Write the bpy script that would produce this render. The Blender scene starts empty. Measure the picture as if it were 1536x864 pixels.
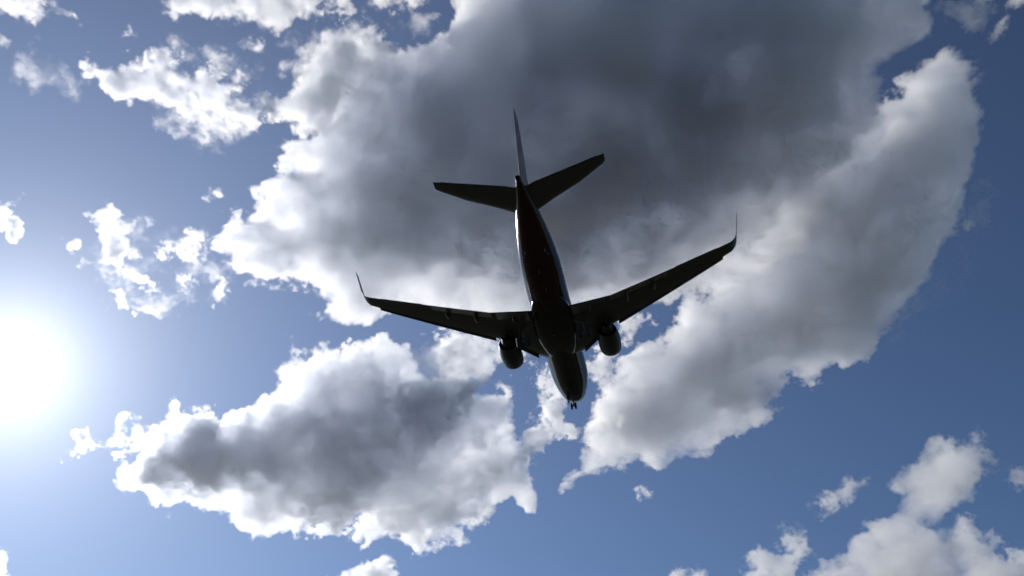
import bpy, bmesh, math, random
import numpy as np
from mathutils import Vector, Matrix

random.seed(4)
scene = bpy.context.scene
COL = scene.collection
R = math.radians

# ------------------------------------------------------------------ camera
FPX = 1300.0                       # focal length in pixels of the 1536 px wide photograph
EYE = Vector((0.0, 0.0, 1.7))
VR = Vector((0.97846704, 0.20581882, -0.01551573))      # camera right
VU = Vector((0.14619943, -0.63804442, 0.75599276))      # camera up
VF = Vector((-0.14569781, 0.74198243, 0.65439607))      # viewing direction


def ray(px, py):
    """Direction seen at a point of the photograph."""
    d = VR * ((px - 768.0) / FPX) + VU * ((432.0 - py) / FPX) + VF
    return d.normalized()


cam_data = bpy.data.cameras.new("camera")
cam_data.sensor_width = 36.0
cam_data.lens = 36.0 * FPX / 1536.0
cam_data.clip_start = 0.1
cam_data.clip_end = 60000.0
cam = bpy.data.objects.new("camera", cam_data)
COL.objects.link(cam)
m = Matrix((VR, VU, -VF)).transposed().to_4x4()
m.translation = EYE
cam.matrix_world = m
scene.camera = cam

# ------------------------------------------------------------------ sky, sun, exposure
SUN = ray(10, 552)
SUN_EL = math.asin(SUN.z)
SUN_AZ = math.atan2(SUN.x, SUN.y)

world = bpy.data.worlds.new("World")
scene.world = world
world.use_nodes = True
wn, wl = world.node_tree.nodes, world.node_tree.links
wn.clear()
sky = wn.new("ShaderNodeTexSky")
sky.sky_type = 'NISHITA'
sky.sun_disc = False
sky.sun_elevation = SUN_EL
sky.sun_rotation = SUN_AZ
sky.altitude = 0.0
sky.air_density = 1.0
sky.dust_density = 0.12
sky.ozone_density = 3.0
bg = wn.new("ShaderNodeBackground")
bg.inputs["Strength"].default_value = 0.028
gm = wn.new("ShaderNodeGamma")                      # the camera's contrasty rendering of the blue
gm.inputs["Gamma"].default_value = 1.35
wl.new(sky.outputs[0], gm.inputs[0])
wl.new(gm.outputs[0], bg.inputs[0])
# bright air round the sun (thin high haze): a tight aureole and a wide faint one
tcw = wn.new("ShaderNodeTexCoord")
dot = wn.new("ShaderNodeVectorMath"); dot.operation = 'DOT_PRODUCT'
nrm = wn.new("ShaderNodeVectorMath"); nrm.operation = 'NORMALIZE'
wl.new(tcw.outputs["Generated"], nrm.inputs[0])
wl.new(nrm.outputs[0], dot.inputs[0])
dot.inputs[1].default_value = SUN
acs = wn.new("ShaderNodeMath"); acs.operation = 'ARCCOSINE'; acs.use_clamp = False
wl.new(dot.outputs["Value"], acs.inputs[0])


def aureole(width_deg, strength, rgb):
    q = wn.new("ShaderNodeMath"); q.operation = 'MULTIPLY'
    wl.new(acs.outputs[0], q.inputs[0]); q.inputs[1].default_value = -1.0 / R(width_deg)
    x = wn.new("ShaderNodeMath"); x.operation = 'EXPONENT'
    wl.new(q.outputs[0], x.inputs[0])
    k = wn.new("ShaderNodeMath"); k.operation = 'MULTIPLY'
    wl.new(x.outputs[0], k.inputs[0]); k.inputs[1].default_value = strength
    g = wn.new("ShaderNodeBackground")
    g.inputs[0].default_value = (*rgb, 1)
    wl.new(k.outputs[0], g.inputs[1])
    return g.outputs[0]


mixed = bg.outputs[0]
for g in (aureole(3.2, 1.1, (1.0, 0.98, 0.92)), aureole(21.0, 0.28, (0.82, 0.95, 1.22))):
    ad = wn.new("ShaderNodeAddShader")
    wl.new(mixed, ad.inputs[0]); wl.new(g, ad.inputs[1])
    mixed = ad.outputs[0]
wo = wn.new("ShaderNodeOutputWorld")
wl.new(mixed, wo.inputs[0])

sun_data = bpy.data.lights.new("sun", 'SUN')
sun_data.energy = 2.6
sun_data.angle = R(0.53)
sun_data.color = (1.0, 0.957, 0.90)
sun = bpy.data.objects.new("sun", sun_data)
sun.rotation_euler = SUN.to_track_quat('Z', 'Y').to_euler()
sun.location = SUN * 300
COL.objects.link(sun)

scene.view_settings.view_transform = 'Standard'
scene.view_settings.look = 'None'
scene.view_settings.exposure = 0.3
scene.view_settings.gamma = 1.0
scene.view_settings.use_curve_mapping = False
scene.render.engine = 'CYCLES'
cy = scene.cycles
cy.use_denoising = True
cy.use_adaptive_sampling = True
cy.adaptive_threshold = 0.05
cy.max_bounces = 12
cy.volume_bounces = 9
cy.volume_step_rate = 8
cy.volume_max_steps = 512
cy.sample_clamp_indirect = 8.0


# ------------------------------------------------------------------ helpers
def nodes_of(name):
    mat = bpy.data.materials.new(name)
    mat.use_nodes = True
    return mat, mat.node_tree.nodes, mat.node_tree.links


def paint(name, rgb, rough=0.35, metal=0.0, coat=0.0, var=0.15, scale=1.5):
    """Painted or bare skin with a little uneven soiling."""
    mat, n, l = nodes_of(name)
    b = n["Principled BSDF"]
    tc = n.new("ShaderNodeTexCoord")
    nz = n.new("ShaderNodeTexNoise")
    nz.inputs["Scale"].default_value = scale
    nz.inputs["Detail"].default_value = 5
    l.new(tc.outputs["Object"], nz.inputs["Vector"])
    mx = n.new("ShaderNodeMix")
    mx.data_type = 'RGBA'
    l.new(nz.outputs["Fac"], mx.inputs[0])
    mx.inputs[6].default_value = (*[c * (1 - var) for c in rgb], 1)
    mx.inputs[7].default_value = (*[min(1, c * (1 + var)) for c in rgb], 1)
    l.new(mx.outputs[2], b.inputs["Base Color"])
    mr = n.new("ShaderNodeMapRange")
    mr.inputs[3].default_value = max(0.03, rough - 0.08)
    mr.inputs[4].default_value = rough + 0.1
    l.new(nz.outputs["Fac"], mr.inputs[0])
    l.new(mr.outputs[0], b.inputs["Roughness"])
    b.inputs["Metallic"].default_value = metal
    b.inputs["Coat Weight"].default_value = coat
    return mat


def setp(o, label=None, cat=None, group=None, kind=None):
    for k, v in (("label", label), ("category", cat), ("group", group), ("kind", kind)):
        if v:
            o[k] = v
    return o


def link(name, bm, mat, parent=None, smooth=True, angle=40):
    me = bpy.data.meshes.new(name)
    bmesh.ops.recalc_face_normals(bm, faces=bm.faces)
    for f in bm.faces:
        f.smooth = smooth
    bm.to_mesh(me)
    bm.free()
    if smooth:
        try:
            me.set_sharp_from_angle(angle=R(angle))
        except Exception:
            pass
    me.materials.append(mat)
    o = bpy.data.objects.new(name, me)
    COL.objects.link(o)
    if parent:
        o.parent = parent
    return o


def loft(bm, rings, cap=True):
    """Skin between closed rings of equal length."""
    vs = [[bm.verts.new(p) for p in r] for r in rings]
    n = len(rings[0])
    for a, b in zip(vs, vs[1:]):
        for i in range(n):
            j = (i + 1) % n
            bm.faces.new((a[i], a[j], b[j], b[i]))
    if cap:
        bm.faces.new(vs[0][::-1])
        bm.faces.new(vs[-1])
    return vs


def tube(bm, a, b, r0, r1=None, seg=12):
    a, b = Vector(a), Vector(b)
    r1 = r0 if r1 is None else r1
    z = (b - a).normalized()
    x = z.orthogonal().normalized()
    y = z.cross(x)
    ring = lambda c, r: [c + (x * math.cos(t) + y * math.sin(t)) * r
                         for t in [2 * math.pi * k / seg for k in range(seg)]]
    loft(bm, [ring(a, r0), ring(b, r1)])


def lathe_y(bm, prof, cx, cz, seg=40, flat=0.0, cap=True):
    """prof = [(y, radius)]; a body of revolution about an axis parallel to y."""
    rings = []
    for y, r in prof:
        ring = []
        for k in range(seg):
            t = 2 * math.pi * k / seg
            c, s = math.cos(t), math.sin(t)
            z = r * s * (1 - flat if s < 0 else 1.0)
            ring.append((cx + r * c * (1 + flat * 0.4), y, cz + z))
        rings.append(ring)
    loft(bm, rings, cap)


def interp(tab, s):
    for a, b in zip(tab, tab[1:]):
        if s <= b[0]:
            t = (s - a[0]) / (b[0] - a[0])
            return [a[i] + (b[i] - a[i]) * t for i in range(1, len(a))]
    return list(tab[-1][1:])


def smooth_tab(tab, s):
    """Catmull-Rom through the rows of a table."""
    k = 0
    while k < len(tab) - 2 and s > tab[k + 1][0]:
        k += 1
    p1, p2 = tab[k], tab[k + 1]
    p0 = tab[max(k - 1, 0)]
    p3 = tab[min(k + 2, len(tab) - 1)]
    t = min(1, max(0, (s - p1[0]) / (p2[0] - p1[0])))
    out = []
    for i in range(1, len(p1)):
        d1 = (p2[i] - p0[i]) / max(1e-6, p2[0] - p0[0]) * (p2[0] - p1[0])
        d2 = (p3[i] - p1[i]) / max(1e-6, p3[0] - p1[0]) * (p2[0] - p1[0])
        h = (2 * t**3 - 3 * t**2 + 1) * p1[i] + (t**3 - 2 * t**2 + t) * d1 + (-2 * t**3 + 3 * t**2) * p2[i] + (t**3 - t**2) * d2
        out.append(h)
    return out


# ------------------------------------------------------------------ ground
def build_ground():
    mat, n, l = nodes_of("mown_airfield_grass")
    b = n["Principled BSDF"]
    b.inputs["Roughness"].default_value = 0.95
    tc = n.new("ShaderNodeTexCoord")
    nz = n.new("ShaderNodeTexNoise")
    nz.inputs["Scale"].default_value = 0.02
    nz.inputs["Detail"].default_value = 10
    l.new(tc.outputs["Object"], nz.inputs["Vector"])
    cr = n.new("ShaderNodeValToRGB")
    cr.color_ramp.elements[0].position = 0.35
    cr.color_ramp.elements[0].color = (0.020, 0.023, 0.015, 1)
    cr.color_ramp.elements[1].position = 0.68
    cr.color_ramp.elements[1].color = (0.045, 0.042, 0.03, 1)
    l.new(nz.outputs["Fac"], cr.inputs[0])
    l.new(cr.outputs[0], b.inputs["Base Color"])
    bm = bmesh.new()
    bmesh.ops.create_grid(bm, x_segments=40, y_segments=40, size=20000)
    o = link("ground", bm, mat, smooth=False)
    setp(o, "dry green grassland stretching level below the sky", "ground", kind="structure")


build_ground()

# ------------------------------------------------------------------ clouds
def cloud_material():
    mat, n, l = nodes_of("cloud_droplets")
    n.clear()
    out = n.new("ShaderNodeOutputMaterial")
    at = n.new("ShaderNodeAttribute")
    at.attribute_name = "density"
    vs = n.new("ShaderNodeVolumeScatter")
    vs.inputs["Color"].default_value = (1.0, 0.955, 0.875, 1)
    vs.inputs["Anisotropy"].default_value = 0.64
    l.new(at.outputs["Fac"], vs.inputs["Density"])
    l.new(vs.outputs[0], out.inputs["Volume"])
    return mat


CLOUD_MAT = cloud_material()


class Net:
    """Small helper to write geometry-node arithmetic."""
    def __init__(self, tree):
        self.t = tree

    def plug(self, sock, v):
        if isinstance(v, (int, float)):
            sock.default_value = v
        elif isinstance(v, (tuple, list)):
            sock.default_value = v
        else:
            self.t.links.new(v, sock)

    def m(self, op, *a, clamp=False):
        n = self.t.nodes.new("ShaderNodeMath")
        n.operation = op
        n.use_clamp = clamp
        for i, v in enumerate(a):
            self.plug(n.inputs[i], v)
        return n.outputs[0]

    def vm(self, op, *a):
        n = self.t.nodes.new("ShaderNodeVectorMath")
        n.operation = op
        for i, v in enumerate(a):
            if op == 'SCALE' and i == 1:
                self.plug(n.inputs["Scale"], v)
            else:
                self.plug(n.inputs[i], v)
        return n.outputs[1] if op in ('LENGTH', 'DOT_PRODUCT', 'DISTANCE') else n.outputs[0]


def outline_distance(poly, gx, gy):
    """Signed distance (positive inside) of grid points to a closed outline."""
    P = np.array(poly, float)
    Q = np.roll(P, -1, 0)
    d2 = np.full(gx.shape, 1e18)
    inside = np.zeros(gx.shape, bool)
    for (ax, ay), (bx, by) in zip(P, Q):
        ex, ey = bx - ax, by - ay
        t = np.clip(((gx - ax) * ex + (gy - ay) * ey) / max(1e-9, ex * ex + ey * ey), 0, 1)
        d2 = np.minimum(d2, (gx - ax - t * ex) ** 2 + (gy - ay - t * ey) ** 2)
        cond = ((ay > gy) != (by > gy))
        with np.errstate(divide='ignore', invalid='ignore'):
            xi = ax + (gy - ay) / (by - ay if by != ay else 1e-9) * ex
        inside ^= cond & (gx < xi)
    d = np.sqrt(d2)
    return np.where(inside, d, -d)


def build_cloud(label, polys, height=1300.0, thick=120, tau=5.0, soft=12.0, rough=10.0, grain=45.0, lump=0.35,
                rnd=None, fine=1.95, tilt=0.6, wisp=0.0, seed=0, stir=9.0, edge=16.0, skin=0.28, out_k=1.0, shift=1.0, group=None, cores=(), frays=()):
    """One cloud: outlines as seen from the ground give its sides, 'thick' its depth. Sizes are given
    in photograph pixels at the cloud's own distance and turned into metres here.
    rough: billow height; grain: billow size; soft: depth of its ragged skin; tau: how opaque."""
    pts = np.array([p for q in polys for p in q], float)
    axis = ray(*((pts.min(0) + pts.max(0)) / 2))
    dist = height / axis.z * shift
    upx = dist / FPX
    thick, soft, rough, grain = thick * upx, soft * upx, rough * upx, grain * upx
    rnd = rnd * upx if rnd else None
    vox = fine * upx
    dens = tau / thick
    cat = "cloud"
    pts = np.array([p for q in polys for p in q], float)
    right = axis.cross(Vector((0, 0, 1))).normalized()
    up = right.cross(axis).normalized()
    centre = EYE + axis * dist
    # outline in the plane through the cloud's middle, metres
    def to_plane(q):
        o = []
        for p in q:
            d = ray(*p)
            k = dist / d.dot(axis)
            v = d * k
            o.append((v.dot(right), v.dot(up)))
        return o
    flat = [to_plane(q) for q in polys]
    fp = np.array([p for q in flat for p in q])
    mpad = rough * 1.3 + 6 * upx
    a0, b0 = fp.min(0) - mpad
    a1, b1 = fp.max(0) + mpad
    h = vox * 1.0
    nu, nv = int((a1 - a0) / h) + 2, int((b1 - b0) / h) + 2
    gx, gy = np.meshgrid(a0 + h * np.arange(nu), b0 + h * np.arange(nv))
    sd = np.full(gx.shape, -1e9)
    for q in flat:
        sd = np.maximum(sd, outline_distance(q, gx, gy))
    T = thick / 2.0
    rnd = rnd or thick * 0.45
    t = np.clip(sd / rnd, 0, 1)
    r1 = min(edge * upx, rnd * 0.6)
    t1 = np.clip(sd / r1, 0, 1)
    half = np.where(sd > 0, T * (skin * np.sqrt(np.clip(1 - (1 - t1) ** 2, 0, 1)) + (1 - skin) * t * t * (3 - 2 * t)),
                    sd * out_k)
    for cpoly, cthick, crnd in cores:                # where the cloud towers up and lets little light through
        cs = np.clip(outline_distance(to_plane(cpoly), gx, gy) / (crnd * upx) * 0.5 + 0.5, 0, 1)
        half = np.where(sd > 0, half + cthick * upx * 0.5 * cs * cs * (3 - 2 * cs) * np.clip(sd / (20 * upx), 0, 1), half)
    # broad lumps in the depth, so front and back swell and sink
    rs = np.random.RandomState(seed + 11)
    lumps = np.zeros(gx.shape)
    for lam, am in ((rnd * 2.6, 1.0), (rnd * 1.2, .5)):
        for _ in range(6):
            a = rs.rand() * 6.283; ph = rs.rand() * 6.283
            lumps += am * np.sin((gx * np.cos(a) + gy * np.sin(a)) * 6.283 / lam + ph)
    lumps /= 3.2
    half = np.where(sd > 0, half * (1 + lump * np.clip(lumps, -1, 1)), half)
    # the cloud lies in a level layer: its far side leans away
    el0 = math.asin(axis.z)
    el = el0 + np.arctan2(gy, dist)
    mid = dist * ((math.sin(el0) / np.maximum(0.12, np.sin(el))) ** tilt - 1.0)
    mid = np.clip(mid, -0.6 * dist, 0.9 * dist)
    zmax = float((mid + np.maximum(half, 0))[sd > -rough].max()) + mpad
    zmin = float((mid - np.maximum(half, 0))[sd > -rough].min()) - mpad

    # mesh: the cloud's front and back, drawn on one lattice
    nn = nu * nv
    hp = np.maximum(half, 0).ravel()
    ins = (half > 0)
    quad = ins[:-1, :-1] | ins[1:, :-1] | ins[:-1, 1:] | ins[1:, 1:]
    iy, ix = np.nonzero(quad)
    i = iy * nu + ix
    f = np.stack([i, i + 1, i + nu + 1, i + nu], 1)
    deep = np.nonzero(hp > 0)[0]
    behind = np.arange(nn)
    behind[deep] = nn + np.arange(len(deep))             # front and back share the rim
    z = np.concatenate([mid.ravel() - hp, mid.ravel()[deep] + hp[deep]])
    s = (dist + z) / dist
    co = np.stack([np.concatenate([gx.ravel(), gx.ravel()[deep]]) * s,
                   np.concatenate([gy.ravel(), gy.ravel()[deep]]) * s, z], 1)
    idle = np.setdiff1d(np.arange(nn), f.ravel())
    rim = int(f.ravel()[0])
    co[idle] = co[rim]
    faces = np.concatenate([f[:, ::-1], behind[f]])
    me = bpy.data.meshes.new("cloud")
    me.vertices.add(len(co))
    me.vertices.foreach_set("co", co.astype(np.float32).ravel())
    me.edges.add(len(idle))
    me.edges.foreach_set("vertices", np.stack([idle, np.full(len(idle), rim)], 1).astype(np.int32).ravel())
    me.loops.add(faces.size)
    me.polygons.add(len(faces))
    me.loops.foreach_set("vertex_index", faces.astype(np.int32).ravel())
    me.polygons.foreach_set("loop_start", np.arange(0, faces.size, 4, dtype=np.int32))
    me.update(calc_edges=True)
    at = me.attributes.new("hull", 'FLOAT_VECTOR', 'POINT')
    data = np.zeros((len(co), 3), np.float32)
    veil = sd.copy()
    for fpoly, fwide in frays:                       # stretches of the outline that fade out softly
        veil += 95 * upx * np.clip(outline_distance(to_plane(fpoly), gx, gy) / (fwide * upx) * 0.5 + 0.5, 0, 1)
    data[:nn, 0] = half.ravel(); data[:nn, 1] = mid.ravel(); data[:nn, 2] = veil.ravel()
    at.data.foreach_set("vector", data.ravel())
    me.materials.append(CLOUD_MAT)
    o = bpy.data.objects.new("cloud", me)
    COL.objects.link(o)
    # axis-aligned in its own frame: x right, y up, z away
    M = Matrix((right, up, axis)).transposed().to_4x4()
    M.translation = centre
    o.matrix_world = M
    setp(o, label, cat, group)

    # --- geometry nodes: fill the hull with droplets
    tr = bpy.data.node_groups.new("cloud_fill", 'GeometryNodeTree')
    tr.interface.new_socket("Geometry", in_out='INPUT', socket_type='NodeSocketGeometry')
    tr.interface.new_socket("Geometry", in_out='OUTPUT', socket_type='NodeSocketGeometry')
    N = Net(tr)
    gi = tr.nodes.new("NodeGroupInput"); go = tr.nodes.new("NodeGroupOutput")
    pos = tr.nodes.new("GeometryNodeInputPosition").outputs[0]
    wp = N.vm('ADD', N.vm('MULTIPLY', pos, (1.0, 1.0, 0.4)), (seed * 137.0, seed * 71.0, seed * 53.0))

    def noise(scale, detail, r=0.55, off=0.0, vec=None):
        n = tr.nodes.new("ShaderNodeTexNoise")
        n.noise_dimensions = '3D'
        n.inputs["Scale"].default_value = scale
        n.inputs["Detail"].default_value = detail
        n.inputs["Roughness"].default_value = r
        tr.links.new(vec or (N.vm('ADD', wp, (off, off * 1.7, -off)) if off else wp), n.inputs["Vector"])
        return n.outputs
    # the whole cloud is stirred before its outline is looked up
    wv = N.vm('SUBTRACT', noise(1.0 / (grain * 0.85), 4, 0.72)[1], (0.5, 0.5, 0.5))
    patchy = N.m('MULTIPLY_ADD', noise(1.0 / (grain * 2.6), 1, 0.5, 57.0)[0], 4.0, -1.5, clamp=True)   # firm heads here, frayed skirts there
    stirred = N.vm('ADD', pos, N.vm('SCALE', wv, N.m('MULTIPLY_ADD', patchy, rough * stir * 0.85, rough * stir * 0.5)))
    warped = N.vm('ADD', wp, N.vm('SCALE', wv, grain * 0.5))
    sx = tr.nodes.new("ShaderNodeSeparateXYZ")
    tr.links.new(stirred, sx.inputs[0])
    X, Y, Z = sx.outputs
    s = N.m('DIVIDE', dist, N.m('ADD', Z, dist))
    fx = N.m('MULTIPLY_ADD', N.m('MULTIPLY', X, s), 1 / h, -a0 / h)
    fy = N.m('MULTIPLY_ADD', N.m('MULTIPLY', Y, s), 1 / h, -b0 / h)
    fx = N.m('MINIMUM', N.m('MAXIMUM', fx, 0.0), nu - 1.001)
    fy = N.m('MINIMUM', N.m('MAXIMUM', fy, 0.0), nv - 1.001)
    ixf, iyf = N.m('FLOOR', fx), N.m('FLOOR', fy)
    tx, ty = N.m('SUBTRACT', fx, ixf), N.m('SUBTRACT', fy, iyf)
    base = N.m('MULTIPLY_ADD', iyf, float(nu), ixf)
    na = tr.nodes.new("GeometryNodeInputNamedAttribute")
    na.data_type = 'FLOAT_VECTOR'
    na.inputs["Name"].default_value = "hull"

    def samp(off):
        sn = tr.nodes.new("GeometryNodeSampleIndex")
        sn.data_type = 'FLOAT_VECTOR'
        sn.domain = 'POINT'
        sn.clamp = True
        tr.links.new(gi.outputs[0], sn.inputs["Geometry"])
        tr.links.new(na.outputs[0], sn.inputs["Value"])
        tr.links.new(N.m('ADD', base, float(off) + 0.25), sn.inputs["Index"])
        return sn.outputs[0]

    def vmix(a, b, t):
        return N.vm('ADD', a, N.vm('SCALE', N.vm('SUBTRACT', b, a), t))
    hv = vmix(vmix(samp(0), samp(1), tx), vmix(samp(nu), samp(nu + 1), tx), ty)
    hs = tr.nodes.new("ShaderNodeSeparateXYZ")
    tr.links.new(hv, hs.inputs[0])
    HALF, MID, SD = hs.outputs
    d = N.m('SUBTRACT', HALF, N.m('ABSOLUTE', N.m('SUBTRACT', Z, MID)))
    def puff(size, off):
        n_ = noise(1.0 / size, 0, 0.5, vec=N.vm('ADD', warped, (off, -off, off * 2)))[0]
        return N.m('ABSOLUTE', N.m('MULTIPLY_ADD', n_, 2.0, -1.0))
    bill = N.m('ADD', N.m('MULTIPLY', puff(grain, 13.0), 2.2),
               N.m('ADD', N.m('MULTIPLY', puff(grain * 0.46, 47.0), 1.25), N.m('MULTIPLY', puff(grain * 0.21, 91.0), 0.65)))
    bill = N.m('ADD', bill, -0.85)
    fb = N.m('MULTIPLY_ADD', noise(1.0 / (grain * 1.2), 4, 0.6, 31.0)[0], 4.0, -2.0)
    k = min(1.0, wisp)
    bump = N.m('ADD', N.m('MULTIPLY', bill, rough * (1 - 0.7 * k)), N.m('MULTIPLY', fb, rough * (0.35 + 0.95 * k)))
    d2 = N.m('ADD', d, bump)
    mr = tr.nodes.new("ShaderNodeMapRange")
    mr.interpolation_type = 'SMOOTHSTEP'
    mr.inputs[1].default_value = 0.0
    tr.links.new(N.m('MAXIMUM', N.m('MINIMUM', N.m('MULTIPLY', SD, 0.6), 36.0 * upx), N.m('MULTIPLY_ADD', patchy, soft * 2.2, soft * 0.7)), mr.inputs[2])
    mr.inputs[3].default_value = 0.0
    mr.inputs[4].default_value = dens
    tr.links.new(d2, mr.inputs[0])
    D = mr.outputs[0]
    # thin cores and thick cores
    lowf = N.m('MULTIPLY_ADD', noise(1.0 / (grain * 1.6), 2, 0.55, 77.0)[0], 2.2, -0.1)
    D = N.m('MULTIPLY', D, N.m('MAXIMUM', lowf, 0.45))
    vc = tr.nodes.new("GeometryNodeVolumeCube")
    tr.links.new(D, vc.inputs["Density"])
    S1 = (dist + zmax) / dist
    lo = (min(a0 * S1, a0), min(b0 * S1, b0), zmin)
    hi = (max(a1 * S1, a1), max(b1 * S1, b1), zmax)
    vc.inputs["Min"].default_value = lo
    vc.inputs["Max"].default_value = hi
    res = [max(8, int((hi[i] - lo[i]) / (vox * (1.0, 1.0, 2.0)[i]))) for i in range(3)]
    for i, nm in enumerate(("X", "Y", "Z")):
        vc.inputs["Resolution " + nm].default_value = res[i]
    sm = tr.nodes.new("GeometryNodeSetMaterial")
    sm.inputs["Material"].default_value = CLOUD_MAT
    tr.links.new(vc.outputs[0], sm.inputs["Geometry"])
    tr.links.new(sm.outputs[0], go.inputs[0])
    md = o.modifiers.new("cloud_fill", 'NODES')
    md.node_group = tr
    md.show_viewport = False
    print("cloud", label[:40], res, res[0] * res[1] * res[2] / 1e6)
    return o


# outlines of the clouds, as seen from where the photograph was taken
MAIN = [(685,-90),(682,10),(665,42),(636,64),(600,84),(565,108),(520,138),(482,170),(470,202),(452,208),(430,215),(412,240),(397,270),(390,300),(396,318),(372,316),(345,314),(330,330),(328,355),(310,368),(330,385),(350,405),(385,418),(410,428),(440,420),(470,425),(490,440),(480,470),(500,485),(540,488),(580,478),(610,465),(660,470),(700,480),(760,490),(800,478),(860,480),(930,470),(1000,445),(1045,430),(1120,415),(1215,385),(1290,290),(1335,190),(1318,140),(1320,110),(1345,80),(1380,60),(1400,20),(1400,-90)]
BAND = [(1045,430),(1040,440),(1012,445),(1008,470),(1000,505),(960,520),(930,540),(905,580),(880,610),(872,650),(868,690),(845,715),(838,742),(870,728),(900,705),(925,710),(960,690),(985,705),(1005,695),(1060,680),(1090,660),(1140,640),(1165,610),(1165,580),(1190,570),(1215,575),(1225,560),(1250,545),(1265,560),(1300,535),(1330,500),(1340,470),(1380,440),(1400,400),(1430,350),(1450,300),(1465,200),(1480,120),(1470,85),(1450,78),(1440,90),(1420,78),(1390,90),(1360,110),(1350,125),(1360,140),(1330,150),(1318,145),(1310,160),(1250,230),(1180,260),(1110,320),(1060,400)]
LOW = [(172,718),(195,690),(215,650),(235,640),(255,615),(270,600),(290,612),(320,615),(330,635),(360,615),(385,612),(405,590),(418,570),(418,545),(430,535),(450,535),(470,532),(490,522),(510,510),(530,512),(550,512),(572,504),(590,515),(605,515),(608,545),(640,560),(680,560),(700,570),(720,590),(740,600),(755,570),(768,580),(765,610),(770,650),(790,680),(800,720),(804,760),(780,765),(765,745),(750,750),(730,780),(710,800),(690,805),(660,815),(640,830),(622,835),(610,815),(580,810),(530,812),(525,800),(555,770),(530,780),(500,800),(460,795),(430,800),(390,803),(355,795),(335,770),(300,755),(270,750),(230,755),(205,745)]
HEAD = [(432,130),(438,106),(448,88),(462,68),(474,48),(500,42),(525,43),(552,40),(580,54),(606,70),(618,90),(612,118),(590,135),(566,160),(535,172),(512,190),(512,212),(494,224),(468,216),(446,204),(436,186),(408,184),(390,168),(384,152),(416,142)]
CHAIN = [(118,105),(125,95),(150,92),(170,100),(200,85),(230,82),(250,72),(270,75),(265,90),(290,110),(300,90),(315,68),(328,72),(325,100),(345,110),(370,115),(372,130),(360,145),(385,150),(395,165),(400,180),(380,195),(350,215),(335,205),(320,190),(300,178),(280,175),(250,165),(240,150),(215,150),(195,160),(185,150),(160,140),(145,130),(145,120),(125,118)]

MAIN_CORE = [(520,190),(600,150),(690,80),(780,50),(900,-90),(1340,-90),(1290,110),(1170,230),(1040,330),(900,400),(760,390),(640,385),(570,340),(530,270)]
BAND_CORE = [(1150,330),(1250,255),(1345,165),(1420,135),(1480,140),(1465,310),(1400,430),(1320,490),(1230,520),(1080,565),(960,630),(930,620),(1010,570),(1120,490),(1165,420)]
LOW_CORE = [(250,692),(300,662),(420,635),(520,605),(620,570),(690,565),(715,600),(650,640),(625,700),(640,745),(560,765),(470,765),(400,742),(340,720),(280,715)]

BAND_FRAY = [(1470,105),(1530,100),(1520,330),(1380,520),(1320,480),(1385,350),(1420,220)]
MAIN_FRAY = [(1100,450),(1240,420),(1330,300),(1370,180),(1430,70),(1430,-90),(1320,-90),(1300,80),(1250,180),(1180,290),(1090,380)]

build_cloud("huge dark grey cloud mass behind the airliner's tail", [MAIN], fine=2.1, thick=170, tau=6, soft=6, rough=11, grain=60, lump=.15, rnd=90, cores=[(MAIN_CORE, 150, 110)], frays=[(MAIN_FRAY, 40)], seed=1)
build_cloud("long grey cloud bank slanting down beside the airliner's right wing tip", [BAND], thick=130, tau=5, soft=5, rough=11, grain=55, lump=.15, rnd=60, cores=[(BAND_CORE, 190, 75)], frays=[(BAND_FRAY, 40)], seed=52, shift=1.05)
build_cloud("wide dark-bellied cloud with a bright ragged rim below the airliner's left wing", [LOW], thick=130, tau=5.5, soft=5, rough=11, grain=50, lump=.15, rnd=55, cores=[(LOW_CORE, 135, 60)], seed=3)
build_cloud("round white cumulus head bulging from the big cloud's upper left edge", [HEAD], thick=110, tau=5.4, soft=5.9, rough=8, grain=40, rnd=50, seed=4, shift=0.96)
build_cloud("chain of small white puffs leading up to the round cumulus head", [CHAIN], thick=50, tau=3.6, soft=8.8, rough=9, grain=34, rnd=22, wisp=.5, seed=5)
build_cloud("white strip of cloud along the top left edge of the sky", [[(242,22),(250,-60),(480,-60),(478,15),(470,30),(440,35),(430,45),(415,60),(405,50),(385,40),(365,30),(350,35),(310,25),(270,25)]], thick=60, tau=3.6, soft=9.7, rough=8, grain=36, rnd=26, wisp=.5, seed=6)
build_cloud("faint wisp just under the white strip of cloud", [[(352,68),(372,58),(396,66),(394,78),(365,80)]], thick=16, tau=0.96, soft=8, rough=7, grain=26, rnd=10, wisp=.9, seed=7)
build_cloud("small pale cloud at the top above the round cumulus head", [[(545,20),(560,-50),(660,-50),(650,2),(625,10),(600,20),(575,28),(548,25)]], thick=45, tau=3, soft=9.7, rough=8, grain=32, rnd=20, wisp=.5, seed=8)
build_cloud("torn white wisp hanging between two pale top clouds", [[(478,-10),(532,-20),(530,12),(520,30),(508,45),(500,30),(486,22)]], thick=26, tau=1.4, soft=4.3, rough=11, grain=26, rnd=14, wisp=.9, seed=9)
build_cloud("ragged white cloud in the top left corner of the sky", [[(-60,34),(-60,-50),(95,-50),(95,0),(110,15),(125,20),(128,33),(95,35),(90,25),(75,10),(62,20),(55,35),(45,38),(35,28),(20,32)]], thick=50, tau=3.1, soft=9.7, rough=9, grain=34, rnd=20, wisp=.6, seed=10)
build_cloud("thin veil of cloud under the top left corner cloud", [[(-40,50),(8,50),(19,62),(12,72),(-40,80)]], thick=18, tau=0.8, soft=11, rough=8, grain=30, rnd=10, wisp=1, seed=11)
build_cloud("pale feather of cloud above the chain of small puffs", [[(165,62),(178,52),(192,38),(202,38),(196,55),(188,66)]], thick=14, tau=0.8, soft=8.8, rough=9, grain=22, rnd=8, wisp=1, seed=12)
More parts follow.
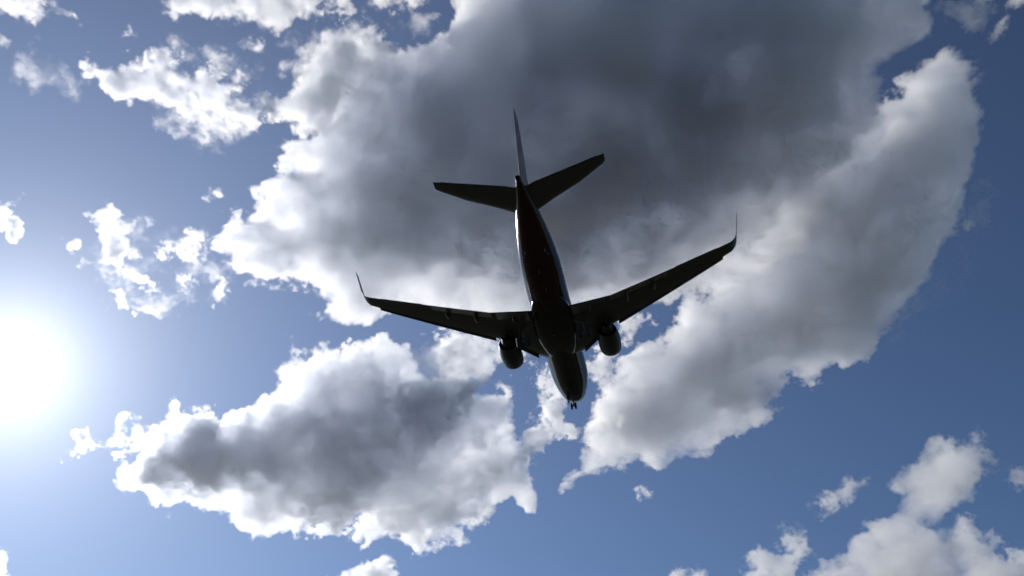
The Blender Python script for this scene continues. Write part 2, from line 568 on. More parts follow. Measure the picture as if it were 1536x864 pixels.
build_cloud("tall white puff with a forked top left of the big cloud", [[(128,318),(150,305),(165,308),(180,314),(190,310),(180,330),(195,335),(205,320),(218,315),(220,325),(200,345),(205,360),(210,375),(200,385),(190,400),(180,415),(160,420),(155,410),(165,405),(160,400),(125,402),(118,400),(128,390),(145,385),(148,350),(145,335)]], thick=50, tau=3.6, soft=8, rough=8, grain=30, rnd=22, wisp=.4, seed=13)
build_cloud("flat white puff below the tall puff with a forked top", [[(185,410),(210,405),(230,415),(250,425),(252,438),(240,443),(220,440),(195,430)]], thick=30, tau=3.1, soft=7, rough=7, grain=24, rnd=14, wisp=.4, seed=14)
build_cloud("comma shaped white puff nearest above the sun's glow", [[(165,435),(185,433),(195,443),(190,460),(180,460),(175,445)]], thick=22, tau=2.6, soft=6.1, rough=6, grain=20, rnd=10, wisp=.5, seed=15)
build_cloud("thin white shred below the comma shaped puff", [[(198,466),(215,459),(235,463),(248,465),(222,471),(205,475)]], thick=14, tau=2.2, soft=6.1, rough=6, grain=18, rnd=7, wisp=.6, seed=16)
build_cloud("small white shred right of the flat white puff", [[(260,420),(275,411),(285,419),(301,425),(295,433),(275,431)]], thick=18, tau=2.2, soft=7, rough=6, grain=20, rnd=8, wisp=.6, seed=17)
build_cloud("transparent frayed cloud trailing from the big cloud's leftmost bulge", [[(228,365),(250,350),(262,360),(275,352),(290,345),(312,358),(310,385),(280,395),(262,380),(240,385)]], thick=24, tau=1.1, soft=4.3, rough=11, grain=24, rnd=12, wisp=1, seed=18)
build_cloud("frayed upright shred under the big cloud's leftmost bulge", [[(322,425),(328,412),(342,410),(340,432),(330,446),(320,466),(315,455)]], thick=16, tau=1.4, soft=8, rough=7, grain=20, rnd=8, wisp=.8, seed=19)
build_cloud("white cloud cut off by the left edge above the sun's glow", [[(-60,305),(0,298),(20,293),(35,295),(25,305),(18,318),(30,330),(38,345),(30,362),(15,368),(5,345),(-60,350)]], thick=36, tau=3.1, soft=7, rough=7, grain=26, rnd=14, wisp=.4, seed=20)
build_cloud("tiny two-lobed puff left of the tall forked puff", [[(94,362),(108,356),(123,359),(118,372),(110,386),(100,374)]], thick=18, tau=1.9, soft=7, rough=6, grain=20, rnd=8, wisp=.6, seed=21)
build_cloud("tiny lone triangular puff in the blue left of the big cloud", [[(298,300),(308,276),(316,280),(337,288),(328,299)]], thick=20, tau=2, soft=7, rough=6, grain=22, rnd=10, wisp=.5, seed=22)
build_cloud("bright ring-tailed cloud shred under the sun's glow", [[(80,682),(92,670),(104,665),(105,648),(130,640),(145,650),(150,665),(165,655),(175,630),(190,615),(208,620),(196,632),(186,648),(192,658),(185,668),(160,668),(145,670),(120,675),(112,695),(100,685)]], thick=30, tau=3.1, soft=6.1, rough=7, grain=24, rnd=14, wisp=.5, seed=23)
build_cloud("small white shred at the dark-bellied cloud's left end", [[(160,683),(182,675),(200,668),(202,680),(182,692)]], thick=14, tau=2.2, soft=7, rough=6, grain=18, rnd=8, wisp=.6, seed=24)
build_cloud("white cloud top rising in the bottom left corner", [[(-60,825),(0,822),(12,845),(22,866),(22,920),(-60,920)]], thick=40, tau=3.6, soft=7, rough=7, grain=26, rnd=16, wisp=.2, seed=25)
build_cloud("white cumulus top at the bottom below the dark-bellied cloud", [[(500,866),(515,856),(535,853),(537,845),(555,838),(575,832),(590,835),(602,842),(603,866),(600,930),(500,930)]], thick=60, tau=4.1, soft=7, rough=7, grain=28, rnd=26, wisp=.1, seed=26)
build_cloud("low white knob of cloud cut by the bottom edge in the middle", [[(1003,862),(1020,848),(1050,848),(1063,854),(1066,920),(1003,920)]], thick=40, tau=3.6, soft=7, rough=6, grain=24, rnd=16, seed=27)
build_cloud("grey-white cumulus with a round head at the bottom right", [[(1108,864),(1120,835),(1130,820),(1150,824),(1175,822),(1172,800),(1185,786),(1200,786),(1210,800),(1216,826),(1196,850),(1190,920),(1108,920)]], thick=64, tau=4.3, soft=7, rough=7, grain=30, rnd=26, seed=28)
build_cloud("large billowing cloud rising in the bottom right corner", [[(1195,862),(1230,845),(1270,825),(1270,805),(1300,795),(1295,780),(1325,775),(1345,765),(1350,745),(1322,725),(1345,705),(1375,690),(1400,660),(1430,650),(1465,650),(1492,665),(1488,690),(1475,720),(1460,745),(1430,770),(1400,788),(1430,782),(1460,775),(1490,790),(1512,812),(1500,832),(1536,825),(1600,830),(1600,930),(1195,930)]], thick=110, tau=4.8, soft=8, rough=8, grain=40, rnd=45, seed=29)
build_cloud("slim slanting cloud left of the large bottom right cloud", [[(1195,775),(1215,755),(1225,735),(1240,745),(1262,722),(1290,715),(1322,703),(1300,730),(1275,752),(1250,766),(1225,778)]], thick=30, tau=2.4, soft=8.8, rough=8, grain=28, rnd=16, wisp=.5, seed=30)
build_cloud("pale cloud cut by the right edge of the sky", [[(1504,722),(1520,700),(1560,688),(1620,690),(1620,740),(1512,740)]], thick=36, tau=2.6, soft=8.8, rough=8, grain=28, rnd=16, wisp=.4, seed=31)
build_cloud("small lone puff with a thin tail right of the grey cloud bank", [[(1436,335),(1445,325),(1460,327),(1472,335),(1502,332),(1482,345),(1462,345),(1450,352),(1437,350)]], thick=30, tau=3.5, soft=8, rough=6, grain=22, rnd=10, wisp=.6, seed=32)
build_cloud("dim grey cloud hooked into the top right corner", [[(1478,62),(1490,45),(1500,20),(1508,-60),(1600,-60),(1600,30),(1540,22),(1522,25),(1516,42),(1500,56)]], thick=40, tau=2.9, soft=11, rough=8, grain=32, rnd=18, wisp=.6, seed=33)
build_cloud("thin dark veil left of the dim top right corner cloud", [[(1400,10),(1440,-20),(1500,-30),(1490,20),(1470,52),(1440,40)]], thick=24, tau=0.96, soft=5.3, rough=10, grain=32, rnd=14, wisp=.9, seed=34)
build_cloud("tiny round puff under the grey cloud bank's lower end", [[(952,736),(960,729),(975,729),(986,740),(976,750),(956,753)]], thick=22, tau=2.4, soft=7, rough=5, grain=20, rnd=10, wisp=.4, seed=35)
build_cloud("narrow white cloud strip running down left of the airliner's nose", [[(794,560),(828,546),(860,572),(858,604),(846,630),(872,640),(868,662),(832,664),(815,676),(792,702),(764,700),(782,650),(804,620),(804,590)]], thick=40, tau=3.9, soft=8, rough=8, grain=26, rnd=16, wisp=.5, seed=36)
build_cloud("torn white wisps behind the airliner's nose and right engine", [[(868,545),(890,530),(925,470),(960,470),(980,480),(960,505),(925,530),(905,575),(880,600)]], thick=24, tau=2.1, soft=4.3, rough=11, grain=28, rnd=14, wisp=1, seed=37)
build_cloud("pale cloud curtain hanging between left engine and dark-bellied cloud", [[(660,490),(760,498),(800,520),(750,556),(728,575),(715,605),(690,650),(668,640),(680,580),(655,530)]], thick=50, tau=3.6, soft=4.3, rough=11, grain=34, rnd=24, wisp=.7, seed=38)
build_cloud("tiny bright fleck of cloud just under the left wing", [[(623,500),(631,495),(641,499),(633,504)]], thick=9, tau=1.9, soft=4.3, rough=3, grain=14, rnd=5, wisp=.3, seed=39)
build_cloud("faint see-through veil of cloud round the chain of small puffs", [[(180,105),(300,55),(385,90),(410,160),(335,225),(220,180)]], thick=24, tau=.5, soft=14, rough=14, grain=40, rnd=20, wisp=1, seed=40)
build_cloud("faint see-through veil of cloud among the puffs above the sun's glow", [[(140,320),(240,335),(325,350),(345,450),(250,480),(160,460)]], thick=24, tau=.45, soft=14, rough=14, grain=38, rnd=20, wisp=1, seed=41)
build_cloud("dim blue-grey veil of cloud between the left wing and the dark-bellied cloud", [[(590,520),(690,495),(745,560),(715,610),(640,600),(600,570)]], thick=60, tau=1.5, soft=16, rough=10, grain=50, rnd=34, wisp=.8, seed=42)
build_cloud("thin pale scarf of cloud over the round cumulus head", [[(400,55),(540,25),(660,20),(640,60),(560,55),(470,100),(410,110)]], thick=24, tau=.6, soft=14, rough=13, grain=38, rnd=18, wisp=1, seed=43)
build_cloud("faint veil of cloud in the blue left of the chain of puffs", [[(10,80),(60,55),(115,90),(120,150),(60,140),(20,120)]], thick=18, tau=.3, soft=14, rough=12, grain=40, rnd=18, wisp=1, seed=44)
build_cloud("thin grey scarf of cloud along the grey bank's right edge", [[(1340,470),(1420,380),(1470,250),(1500,260),(1475,360),(1410,470),(1340,520)]], thick=30, tau=.6, soft=16, rough=12, grain=46, rnd=20, wisp=1, seed=45)


# ------------------------------------------------------------------ airliner
def build_airliner():
    root = bpy.data.objects.new("airliner", None)
    COL.objects.link(root)
    # nose at (0,0,0) of the design frame, y forward, x starboard, z up
    root.location = EYE - Vector((8.541719867, -78.705126026, -52.235027350))
    setp(root, "twin-engine jet airliner with dark red belly and upturned winglets, wheels down, flying overhead", "airplane")

    # --- materials
    def skin_paint(name, rgb):
        mat_, n, l = nodes_of(name)
        b = n["Principled BSDF"]
        tc = n.new("ShaderNodeTexCoord")
        sp = n.new("ShaderNodeSeparateXYZ")
        l.new(tc.outputs["Object"], sp.inputs[0])
        nz = n.new("ShaderNodeTexNoise")
        nz.inputs["Scale"].default_value = 0.9
        nz.inputs["Detail"].default_value = 6
        mp = n.new("ShaderNodeMapping")
        mp.inputs["Scale"].default_value = (1, 0.25, 1)
        l.new(tc.outputs["Object"], mp.inputs[0])
        l.new(mp.outputs[0], nz.inputs["Vector"])
        # skin joints every few metres
        wv = n.new("ShaderNodeTexWave")
        wv.wave_profile = 'SIN'; wv.bands_direction = 'Y'
        wv.inputs["Scale"].default_value = 0.16
        l.new(tc.outputs["Object"], wv.inputs["Vector"])
        jr = n.new("ShaderNodeMapRange")
        jr.inputs[1].default_value = 0.0; jr.inputs[2].default_value = 0.004
        jr.inputs[3].default_value = 0.55; jr.inputs[4].default_value = 1.0
        l.new(wv.outputs["Fac"], jr.inputs[0])
        dirt = n.new("ShaderNodeMapRange")
        dirt.inputs[1].default_value = 0.3; dirt.inputs[2].default_value = 0.7
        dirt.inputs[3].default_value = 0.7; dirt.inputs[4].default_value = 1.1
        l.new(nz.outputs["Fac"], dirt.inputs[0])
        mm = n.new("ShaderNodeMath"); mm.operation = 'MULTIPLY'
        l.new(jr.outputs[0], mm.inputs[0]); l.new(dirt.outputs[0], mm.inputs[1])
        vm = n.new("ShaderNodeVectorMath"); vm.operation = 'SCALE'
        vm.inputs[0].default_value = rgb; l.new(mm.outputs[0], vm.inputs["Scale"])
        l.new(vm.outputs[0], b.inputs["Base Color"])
        rr = n.new("ShaderNodeMapRange")
        rr.inputs[3].default_value = 0.06; rr.inputs[4].default_value = 0.14
        l.new(nz.outputs["Fac"], rr.inputs[0])
        l.new(rr.outputs[0], b.inputs["Roughness"])
        b.inputs["Coat Weight"].default_value = 0.04
        b.inputs["Specular IOR Level"].default_value = 0.25
        b.inputs["Coat Roughness"].default_value = 0.12
        return mat_
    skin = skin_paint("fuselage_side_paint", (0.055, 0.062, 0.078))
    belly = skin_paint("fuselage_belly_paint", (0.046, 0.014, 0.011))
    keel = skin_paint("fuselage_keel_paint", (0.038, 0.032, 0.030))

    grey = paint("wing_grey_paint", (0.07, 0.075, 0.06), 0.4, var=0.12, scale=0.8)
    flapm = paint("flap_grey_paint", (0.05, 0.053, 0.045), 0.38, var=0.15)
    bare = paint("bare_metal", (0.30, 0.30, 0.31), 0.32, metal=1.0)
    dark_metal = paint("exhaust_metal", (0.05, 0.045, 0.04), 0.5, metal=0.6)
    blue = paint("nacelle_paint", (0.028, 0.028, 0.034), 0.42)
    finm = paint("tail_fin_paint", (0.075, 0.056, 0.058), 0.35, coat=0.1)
    rubber = paint("tyre_rubber", (0.02, 0.02, 0.02), 0.8)
    strutm = paint("gear_grey_paint", (0.12, 0.12, 0.12), 0.4)
    glass = paint("cockpit_glass", (0.015, 0.017, 0.02), 0.08)
    wglass = paint("window_pane", (0.03, 0.035, 0.04), 0.1)
    black = paint("black_interior", (0.008, 0.008, 0.008), 0.7)
    lens_r = paint("red_lamp_glass", (0.07, 0.01, 0.01), 0.15)
    lens_g = paint("green_lamp_glass", (0.02, 0.25, 0.08), 0.15)
    lens_w = paint("clear_lamp_glass", (0.6, 0.6, 0.6), 0.12)

    # --- fuselage: distance aft of the nose, half width, top, bottom
    FUS = [(0.0, 0.05, -0.50, -0.60), (0.15, 0.36, -0.20, -0.90), (0.5, 0.72, 0.08, -1.20), (1.1, 1.08, 0.45, -1.50),
           (1.8, 1.34, 0.85, -1.70), (2.6, 1.56, 1.42, -1.84), (3.6, 1.74, 1.80, -1.94), (5.0, 1.86, 1.98, -2.0),
           (6.5, 1.88, 2.0, -2.0), (18.6, 1.88, 2.0, -2.0), (20.2, 1.87, 2.0, -1.90), (22.0, 1.80, 2.0, -1.58),
           (24.0, 1.62, 1.97, -1.10), (26.0, 1.33, 1.90, -0.58), (28.0, 0.98, 1.78, -0.08), (29.6, 0.66, 1.60, 0.28),
           (30.8, 0.40, 1.36, 0.50), (31.5, 0.24, 1.16, 0.60)]
    bm = bmesh.new()
    FUS = [(0.65 + r[0] * 4.35 / 5.0 if r[0] < 5 else r[0], *r[1:]) for r in FUS]
    ss = sorted(set([.65, .68, .72, .78, .86, .95, 1.1, 1.25, 1.4, 1.6] + [1.8 + .4 * k for k in range(13)] +
                    [7 + k for k in range(12)] + [18.6 + .5 * k for k in range(26)] + [31.5]))
    rings = []
    SEG = 56
    for s in ss:
        hw, top, bot = smooth_tab(FUS, s)
        zc, hh = (top + bot) / 2, (top - bot) / 2
        ring = []
        for k in range(SEG):
            t = 2 * math.pi * k / SEG
            ring.append((hw * math.cos(t), -s, zc + hh * math.sin(t)))
        rings.append(ring)
    loft(bm, rings)
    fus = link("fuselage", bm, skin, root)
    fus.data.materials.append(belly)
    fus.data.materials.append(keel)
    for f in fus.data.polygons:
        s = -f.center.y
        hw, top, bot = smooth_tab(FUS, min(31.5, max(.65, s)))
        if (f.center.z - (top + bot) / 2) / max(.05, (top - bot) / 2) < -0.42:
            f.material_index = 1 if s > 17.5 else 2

    # tail cone exhaust
    bm = bmesh.new()
    lathe_y(bm, [(-31.45, .245), (-31.9, .235), (-31.95, .20), (-31.7, .17)], 0, 0.88, 20)
    link("exhaust_pipe", bm, dark_metal, root)

    # belly fairing
    bm = bmesh.new()
    rings = []
    for i in range(21):
        t = i / 20
        s = 8.9 + 11.6 * t
        e = max(0.02, math.sin(math.pi * t)) ** 0.45
        ring = []
        for k in range(40):
            a = 2 * math.pi * k / 40
            c, q = math.cos(a), math.sin(a)
            sx = math.copysign(abs(c) ** 0.7, c); sz = math.copysign(abs(q) ** 0.75, q)
            ring.append((sx * 2.0 * e, -s, -1.18 + sz * 0.98 * e))
        rings.append(ring)
    loft(bm, rings)
    link("belly_fairing", bm, keel, root)

    # cockpit windows
    for side in (-1, 1):
        for a0, a1, s0, s1 in ((64, 88, 1.85, 2.45), (40, 62, 2.0, 2.7), (22, 38, 2.45, 3.1)):
            bm = bmesh.new()
            grid = []
            for i in range(4):
                row = []
                for j in range(4):
                    s = s0 + (s1 - s0) * i / 3
                    a = R(a0 + (a1 - a0) * j / 3)
                    hw, top, bot = smooth_tab(FUS, s)
                    zc, hh = (top + bot) / 2, (top - bot) / 2
                    row.append(bm.verts.new((side * (hw + .012) * math.cos(a), -s, zc + (hh + .012) * math.sin(a))))
                grid.append(row)
            for i in range(3):
                for j in range(3):
                    bm.faces.new((grid[i][j], grid[i][j + 1], grid[i + 1][j + 1], grid[i + 1][j]))
            bmesh.ops.solidify(bm, geom=bm.faces[:], thickness=0.008)
            link("cockpit_window", bm, glass, root)

    # cabin windows and doors, following the round side of the cabin
    def side_patch(side, s, w, z0, z1, out, mat, name, rnd=True):
        bm = bmesh.new()
        cz, hz = (z0 + z1) / 2, (z1 - z0) / 2
        ring = []
        N = 16
        for k in range(N):
            t = 2 * math.pi * k / N
            c, q = math.cos(t), math.sin(t)
            p = 0.55 if rnd else 0.3
            dy = math.copysign(abs(c) ** p, c) * w / 2
            z = cz + math.copysign(abs(q) ** p, q) * hz
            hw, top, bot = smooth_tab(FUS, s + dy)
            x = (hw + out) * math.sqrt(max(0, 1 - ((z - (top + bot) / 2) / ((top - bot) / 2)) ** 2))
            ring.append((side * x, -(s + dy), z))
        inner = [(p[0] - side * 0.02, p[1], p[2]) for p in ring]
        loft(bm, [inner, ring])
        return link(name, bm, mat, root, smooth=False)

    doorp = paint("door_paint", (0.23, 0.25, 0.30), 0.3)
    for side in (-1, 1):
        for k in range(30):
            s = 5.6 + 0.56 * k
            side_patch(side, s, 0.24, 0.38, 0.72, 0.008, wglass, "cabin_window")
        for s in (4.1, 24.3):
            d = side_patch(side, s, 0.85, -0.75, 1.1, 0.006, doorp, "cabin_door", False)

    # --- lifting surfaces
    def section(le, chord, up, thick, drop=0.0, n=11, camber=0.02):
        """Closed aerofoil ring; chord runs aft (-y), 'up' is the local surface normal."""
        le, up = Vector(le), Vector(up).normalized()
        pts = []
        xs = [0.5 * (1 - math.cos(math.pi * i / (n - 1))) for i in range(n)]
        yt = lambda x: 5 * thick * (0.2969 * math.sqrt(x) - 0.126 * x - 0.3516 * x * x + 0.2843 * x**3 - 0.1036 * x**4)
        yc = lambda x: camber * 4 * x * (1 - x)
        for x in xs:
            pts.append(le + Vector((0, -x * chord, -drop * x)) + up * (yc(x) + yt(x)) * chord)
        for x in xs[-2:0:-1]:
            pts.append(le + Vector((0, -x * chord, -drop * x)) + up * (yc(x) - yt(x)) * chord)
        return pts

    def wz(x):
        return -1.28 + 0.105 * x + 0.5 * (x / 17.0) ** 2
    LE = [(0, 9.1), (1.88, 9.9), (3.4, 11.35), (4.83, 12.65), (17.6, 19.15)]
    TE = [(0, 17.15), (1.88, 17.15), (5.7, 17.2), (17.6, 20.3)]
    le_s = lambda x: interp(LE, x)[0]
    te_s = lambda x: interp(TE, x)[0]

    # winglet path: arc then a straight upper part
    def winglet_path():
        pts = []
        x0, z0 = 16.75, wz(16.75)
        a0 = math.atan(0.105 + 2 * 0.5 * 16.75 / 289.0)
        r = 0.95
        a1 = R(77)
        x, z = x0, z0
        N = 9
        pts.append((x, z, a0, 0.0))
        s = 0
        for k in range(1, N + 1):
            a = a0 + (a1 - a0) * k / N
            da = (a1 - a0) / N
            am = a - da / 2
            x += math.cos(am) * r * da; z += math.sin(am) * r * da; s += r * da
            pts.append((x, z, a, s))
        for k in range(1, 5):
            d = 0.42
            x += math.cos(a1) * d; z += math.sin(a1) * d; s += d
            pts.append((x, z, a1, s))
        return pts

    for side in (-1, 1):
        xs = [0.6, 1.88, 2.6, 3.6, 4.83, 5.7, 7, 8.5, 10, 11.5, 13, 14.5, 15.8, 16.75]
        bm = bmesh.new()
        rings = []
        for x in xs:
            lo, te = le_s(x), te_s(x)
            th = 0.14 - 0.05 * min(1, x / 8)
            slope = 0.105 + 2 * 0.5 * x / 289.0
            rings.append(section((side * x, -lo, wz(x)), te - lo, (-side * slope, 0, 1), th))
        loft(bm, rings)
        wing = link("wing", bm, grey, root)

        bm = bmesh.new()
        path = winglet_path()
        S = path[-1][3]
        lo0, te0 = le_s(16.75), te_s(16.75)
        rings = []
        for (x, z, a, s) in path:
            t = s / S
            lo = lo0 + 0.42 * s + 0.42 * s * t * 0.55
            te = te0 + 0.22 * s + 0.5 * s * t * 0.55
            ch = max(0.6, te - lo)
            rings.append(section((side * x, -lo, z), ch, (-side * math.sin(a), 0, math.cos(a)), 0.085 - 0.02 * t, camber=0.0))
        loft(bm, rings)
        wl_ = link("winglet", bm, grey, root)
        lx = path[2]
        bm = bmesh.new()
        bmesh.ops.create_uvsphere(bm, u_segments=10, v_segments=6, radius=0.07,
                                  matrix=Matrix.Translation((side * lx[0], -(lo0 + 0.16), lx[1])))
        link("navigation_light", bm, lens_r if side < 0 else lens_g, wl_)

        # slats, moved forward and down
        def slab(name, x0, x1, f0, ch, zoff, ang, mat, nseg=4, th=0.16, aft=False, parent=wing):
            bm = bmesh.new()
            rings = []
            for i in range(nseg + 1):
                x = x0 + (x1 - x0) * i / nseg
                base = te_s(x) if aft else le_s(x)
                scale = (te_s(x) - le_s(x)) / (te_s(8.5) - le_s(8.5))
                c = ch * (0.55 + 0.45 * scale)
                p = Vector((side * x, -(base + f0 * (0.5 + 0.5 * scale)), wz(x) + zoff * (0.5 + 0.5 * scale)))
                rings.append(section(p, c * math.cos(R(ang)), (0, 0, 1), th, drop=c * math.sin(R(ang)), camber=0.03))
            loft(bm, rings)
            return link(name, bm, mat, parent)
        gaps = [(6.0, 8.57), (8.58, 11.12), (11.13, 13.67), (13.68, 16.2)]
        for x0, x1 in gaps:
            slab("slat", x0, x1, -0.34, 0.62, -0.12, -14, flapm, 3, 0.2)
        slab("leading_edge_flap", 2.3, 3.9, -0.22, 0.60, -0.22, -22, flapm, 3, 0.12)
        # flaps, moved aft and down; aileron outboard
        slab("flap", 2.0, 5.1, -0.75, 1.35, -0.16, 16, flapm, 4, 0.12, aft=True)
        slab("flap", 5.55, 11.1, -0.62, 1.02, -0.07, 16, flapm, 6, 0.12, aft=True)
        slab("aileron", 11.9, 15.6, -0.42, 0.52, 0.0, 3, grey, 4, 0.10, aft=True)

        # flap track fairings, canoe shaped
        for x in (3.55, 7.15, 9.75):
            bm = bmesh.new()
            L = 1.75 if x < 9 else 1.5
            prof = []
            base = te_s(x) - 1.5
            rings = []
            for i in range(13):
                t = i / 12
                r = max(0.012, 0.20 * (math.sin(math.pi * (t ** 0.8))) ** 0.7)
                ring = []
                for k in range(14):
                    a = 2 * math.pi * k / 14
                    ring.append((side * x + r * 0.8 * math.cos(a), -(base + L * t), wz(x) - 0.22 - 0.30 * t + r * 1.25 * math.sin(a)))
                rings.append(ring)
            loft(bm, rings)
            link("flap_fairing", bm, grey, wing)

        # landing light at the wing root
        bm = bmesh.new()
        lx = 2.12
        bmesh.ops.create_uvsphere(bm, u_segments=14, v_segments=8, radius=0.16,
                                  matrix=Matrix.Translation((side * lx, -(le_s(lx) - 0.02), wz(lx))) @ Matrix.Diagonal((1, 0.6, 0.9, 1)))
        link("landing_light", bm, lens_w, wing)

        # --- engine
        ex, ez, es = side * 4.83, -1.62, 10.2
        bm = bmesh.new()
        outer = [(0.0, .80), (.02, .86), (.08, .92), (.2, .975), (.45, 1.02), (.9, 1.055), (1.5, 1.06), (2.1, 1.03), (2.7, .95), (3.15, .85)]
        inner = [(3.12, .80), (2.4, .80), (1.4, .80), (.95, .79), (.5, .765), (.2, .755), (.06, .77)]
        prof = [(-(es + y), r) for y, r in outer + inner]
        rings = []
        for y, r in prof:
            ring = []
            for k in range(48):
                t = 2 * math.pi * k / 48
                c, q = math.cos(t), math.sin(t)
                fl = 0.07 if q < 0 else 0.0
                ring.append((ex + r * c * 1.02, y, ez + r * q * (1 - fl)))
            rings.append(ring)
        vs = loft(bm, rings, cap=False)
        for i in range(48):
            j = (i + 1) % 48
            bm.faces.new((vs[-1][i], vs[-1][j], vs[0][j], vs[0][i]))
        nac = link("engine", bm, blue, root)
        # polished lip
        bm = bmesh.new()
        lip = [(.10, .932), (.02, .872), (-.012, .81), (.02, .775), (.10, .762)]
        rings = []
        for y, r in lip:
            rings.append([(ex + r * 1.02 * math.cos(2 * math.pi * k / 48) , -(es + y),
                           ez + r * math.sin(2 * math.pi * k / 48) * (0.93 if math.sin(2 * math.pi * k / 48) < 0 else 1)) for k in range(48)])
        loft(bm, rings, cap=False)
        link("inlet_lip", bm, bare, nac)
        # fan blades, spinner
        bm = bmesh.new()
        NB = 24
        for k in range(NB):
            a = 2 * math.pi * k / NB
            d = Vector((math.cos(a), 0, math.sin(a))); tn = Vector((-math.sin(a), 0, math.cos(a)))
            o_ = Vector((ex, -(es + 1.05), ez))
            rs = []
            for r, w, tw in ((.24, .07, 20), (.5, .095, 40), (.745, .11, 58)):
                ax = tn * math.sin(R(tw)) * w + Vector((0, 1, 0)) * math.cos(R(tw)) * w
                nn = tn * math.cos(R(tw)) * 0.008 - Vector((0, 1, 0)) * math.sin(R(tw)) * 0.008
                c = o_ + d * r
                rs.append([c - ax - nn, c + ax - nn, c + ax + nn, c - ax + nn])
            loft(bm, rs)
        lathe_y(bm, [(-(es + 1.28), .78), (-(es + 1.30), .78)], ex, ez, 32)
        fan = link("fan", bm, dark_metal, nac)
        bm = bmesh.new()
        lathe_y(bm, [(-(es + .55), .01), (-(es + .62), .06), (-(es + .8), .16), (-(es + 1.1), .25), (-(es + 1.2), .25)], ex, ez, 24)
        link("spinner", bm, black, nac)
        # core nozzle and plug
        bm = bmesh.new()
        lathe_y(bm, [(-(es + 1.9), .52), (-(es + 2.9), .58), (-(es + 3.6), .50), (-(es + 4.15), .40), (-(es + 4.13), .37), (-(es + 3.2), .36)], ex, ez + .02, 32)
        lathe_y(bm, [(-(es + 3.4), .24), (-(es + 4.1), .22), (-(es + 4.75), .04)], ex, ez + .02, 24)
        link("exhaust_nozzle", bm, dark_metal, nac)
        # pylon
        bm = bmesh.new()
        pr = []
        for (z, sf, sa, w) in ((ez + .7, es + .9, es + 4.3, .17), (ez + 1.05, es + 1.3, es + 4.9, .19), (wz(4.83) + .02, es + 2.4, es + 5.2, .17)):
            ring = []
            for (t, ww) in ((0, .02), (.08, .7), (.3, 1), (.7, .8), (1, .05)):
                ring.append((ex + w * ww, -(sf + (sa - sf) * t), z))
            for (t, ww) in ((1, .05), (.7, .8), (.3, 1), (.08, .7), (0, .02)):
                ring.append((ex - w * ww, -(sf + (sa - sf) * t), z))
            pr.append(ring)
        loft(bm, pr)
        link("pylon", bm, grey, nac)
        # inboard strake
        bm = bmesh.new()
        ix = ex - side * .74
        loft(bm, [[(ix, -(es + .9), ez + .72), (ix, -(es + 1.9), ez + .74), (ix + .015, -(es + 1.9), ez + .74), (ix + .015, -(es + .9), ez + .72)],
                  [(ix - side * .26, -(es + 1.5), ez + 1.0), (ix - side * .26, -(es + 1.9), ez + 1.02),
                   (ix - side * .26 + .012, -(es + 1.9), ez + 1.02), (ix - side * .26 + .012, -(es + 1.5), ez + 1.0)]])
        link("strake", bm, blue, nac)

        # --- tailplane
        bm = bmesh.new()
        rings = []
        for (x, lo, te, z) in ((0.25, 27.4, 30.75, 0.92), (0.8, 27.7, 30.85, 1.0), (2.6, 28.65, 31.2, 1.24), (4.8, 29.65, 31.62, 1.53), (7.0, 31.03, 32.02, 1.83), (7.17, 31.25, 32.06, 1.85)):
            rings.append(section((side * x, -lo, z), te - lo, (-side * .13, 0, 1), 0.09 if x < 7.1 else .05, camber=0.0))
        loft(bm, rings)
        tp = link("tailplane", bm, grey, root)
        bm = bmesh.new()
        rings = []
        for (x, te, z, c) in ((1.0, 30.93, 1.03, .95), (6.6, 31.98, 1.775, .42)):
            rings.append(section((side * x, -(te - c), z - .004), c + .03, (-side * .13, 0, 1), 0.10, camber=0.0))
        loft(bm, rings)
        link("elevator", bm, grey, tp)

    # --- fin and rudder
    bm = bmesh.new()
    rings = []
    def vsec(z, lo, te, thick):
        ch = te - lo
        pts = []
        xs = [0.5 * (1 - math.cos(math.pi * i / 10)) for i in range(11)]
        yt = lambda x: 5 * thick * (0.2969 * math.sqrt(x) - 0.126 * x - 0.3516 * x * x + 0.2843 * x**3 - 0.1036 * x**4)
        for x in xs:
            pts.append((yt(x) * ch, -(lo + x * ch), z))
        for x in xs[-2:0:-1]:
            pts.append((-yt(x) * ch, -(lo + x * ch), z))
        return pts
    for z, lo, te, th in ((1.3, 24.6, 30.75, .09), (2.1, 25.35, 30.95, .095), (4.5, 27.3, 31.65, .095), (7.0, 29.35, 32.4, .09), (8.65, 30.7, 32.9, .085), (8.85, 31.1, 32.95, .05)):
        rings.append(vsec(z, lo, te, th))
    loft(bm, rings)
    fin = link("tail_fin", bm, finm, root)
    bm = bmesh.new()
    loft(bm, [vsec(2.15, 29.7, 31.0, .17), vsec(8.5, 32.15, 32.88, .12)])
    link("rudder", bm, finm, fin)
    bm = bmesh.new()   # dorsal fillet
    loft(bm, [vsec(1.75, 20.6, 26.6, .05), vsec(2.1, 21.6, 26.4, .045), vsec(2.75, 24.8, 26.4, .04)])
    link("dorsal_fin", bm, finm, fin)

    # --- belly fittings
    for (x, s, z, h, w) in ((0, 7.2, -1.98, .32, .30), (0, 22.6, -1.42, .28, .26), (0.25, 20.6, -1.8, .22, .2)):
        bm = bmesh.new()
        loft(bm, [[(x - .03, -s, z), (x + .03, -s, z), (x + .03, -(s + w), z + .02), (x - .03, -(s + w), z + .02)],
                  [(x - .015, -(s + w * .45), z - h), (x + .015, -(s + w * .45), z - h), (x + .015, -(s + w), z - h), (x - .015, -(s + w), z - h)]])
        link("antenna", bm, strutm, fus, smooth=False)
    bm = bmesh.new()
    bmesh.ops.create_uvsphere(bm, u_segments=14, v_segments=8, radius=0.13, matrix=Matrix.Translation((0, -14.6, -2.27)) @ Matrix.Diagonal((1, 1, .8, 1)))
    link("beacon", bm, lens_r, fus)

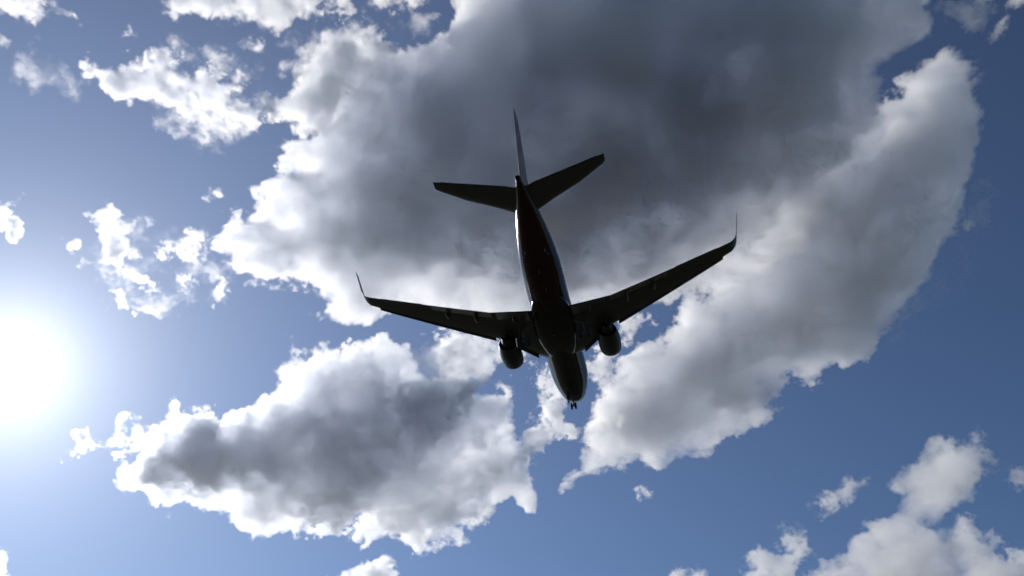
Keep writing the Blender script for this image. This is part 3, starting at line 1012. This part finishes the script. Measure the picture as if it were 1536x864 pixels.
    # --- landing gear
    def wheel(parent, c, r, w):
        bm = bmesh.new()
        prof = [(-w / 2, .0), (-w / 2 * .7, .48), (-w / 2 * .95, .56), (-w / 2, .78), (-w * .36, .95), (-w * .15, 1), (w * .15, 1), (w * .36, .95), (w / 2, .78), (w / 2 * .95, .56), (w / 2 * .7, .48), (w / 2, .0)]
        rings = []
        for xo, q in prof:
            rings.append([(c[0] + xo, c[1] + max(.002, q * r) * math.cos(2 * math.pi * k / 28), c[2] + max(.002, q * r) * math.sin(2 * math.pi * k / 28)) for k in range(28)])
        loft(bm, rings)
        return link("wheel", bm, rubber, parent)

    bm = bmesh.new()
    ns = 3.75
    tube(bm, (0, -ns, -1.5), (0, -(ns - .12), -3.25), .085, .075)
    tube(bm, (-.30, -(ns - .12), -3.25), (.30, -(ns - .12), -3.25), .055)
    tube(bm, (0, -(ns + 1.0), -1.75), (0, -(ns - .03), -2.5), .05)
    tube(bm, (0, -(ns + .02), -2.35), (0, -(ns + .3), -2.75), .035)
    tube(bm, (0, -(ns + .3), -2.75), (0, -(ns - .06), -3.1), .035)
    tube(bm, (-.14, -(ns - .16), -2.5), (.14, -(ns - .16), -2.5), .07)
    ng = link("nose_gear", bm, strutm, root)
    for sx in (-.21, .21):
        wheel(ng, (sx, -(ns - .12), -3.25), .345, .19)
    for sx in (-1, 1):
        bm = bmesh.new()
        loft(bm, [[(sx * .42, -2.6, -1.84), (sx * .44, -2.6, -1.84), (sx * .44, -4.4, -1.92), (sx * .42, -4.4, -1.92)],
                  [(sx * .60, -2.7, -2.42), (sx * .62, -2.7, -2.42), (sx * .62, -4.3, -2.5), (sx * .60, -4.3, -2.5)]])
        link("gear_door", bm, skin, ng, smooth=False)
    for side in (-1, 1):
        bm = bmesh.new()
        gx, gs, gz = side * 2.86, 15.6, -3.35
        tube(bm, (gx, -gs, -1.25), (gx, -gs, gz), .13, .11)
        tube(bm, (gx - .5, -gs, gz), (gx + .5, -gs, gz), .075)
        tube(bm, (gx, -gs, -2.3), (gx - side * 1.3, -(gs + .1), -1.5), .07)
        tube(bm, (gx, -(gs + .12), -2.2), (gx, -(gs + .4), -2.75), .045)
        tube(bm, (gx, -(gs + .4), -2.75), (gx, -(gs + .06), -3.2), .045)
        mg = link("main_gear", bm, strutm, root)
        for sx in (-.43, .43):
            wheel(mg, (gx + sx, -gs, gz), .56, .40)
        bm = bmesh.new()
        xo = gx + side * .28
        loft(bm, [[(xo, -(gs - .45), -1.45), (xo + .03, -(gs - .45), -1.45), (xo + .03, -(gs + .45), -1.45), (xo, -(gs + .45), -1.45)],
                  [(xo, -(gs - .35), -2.7), (xo + .03, -(gs - .35), -2.7), (xo + .03, -(gs + .35), -2.7), (xo, -(gs + .35), -2.7)]])
        link("gear_door", bm, grey, mg, smooth=False)


build_airliner()
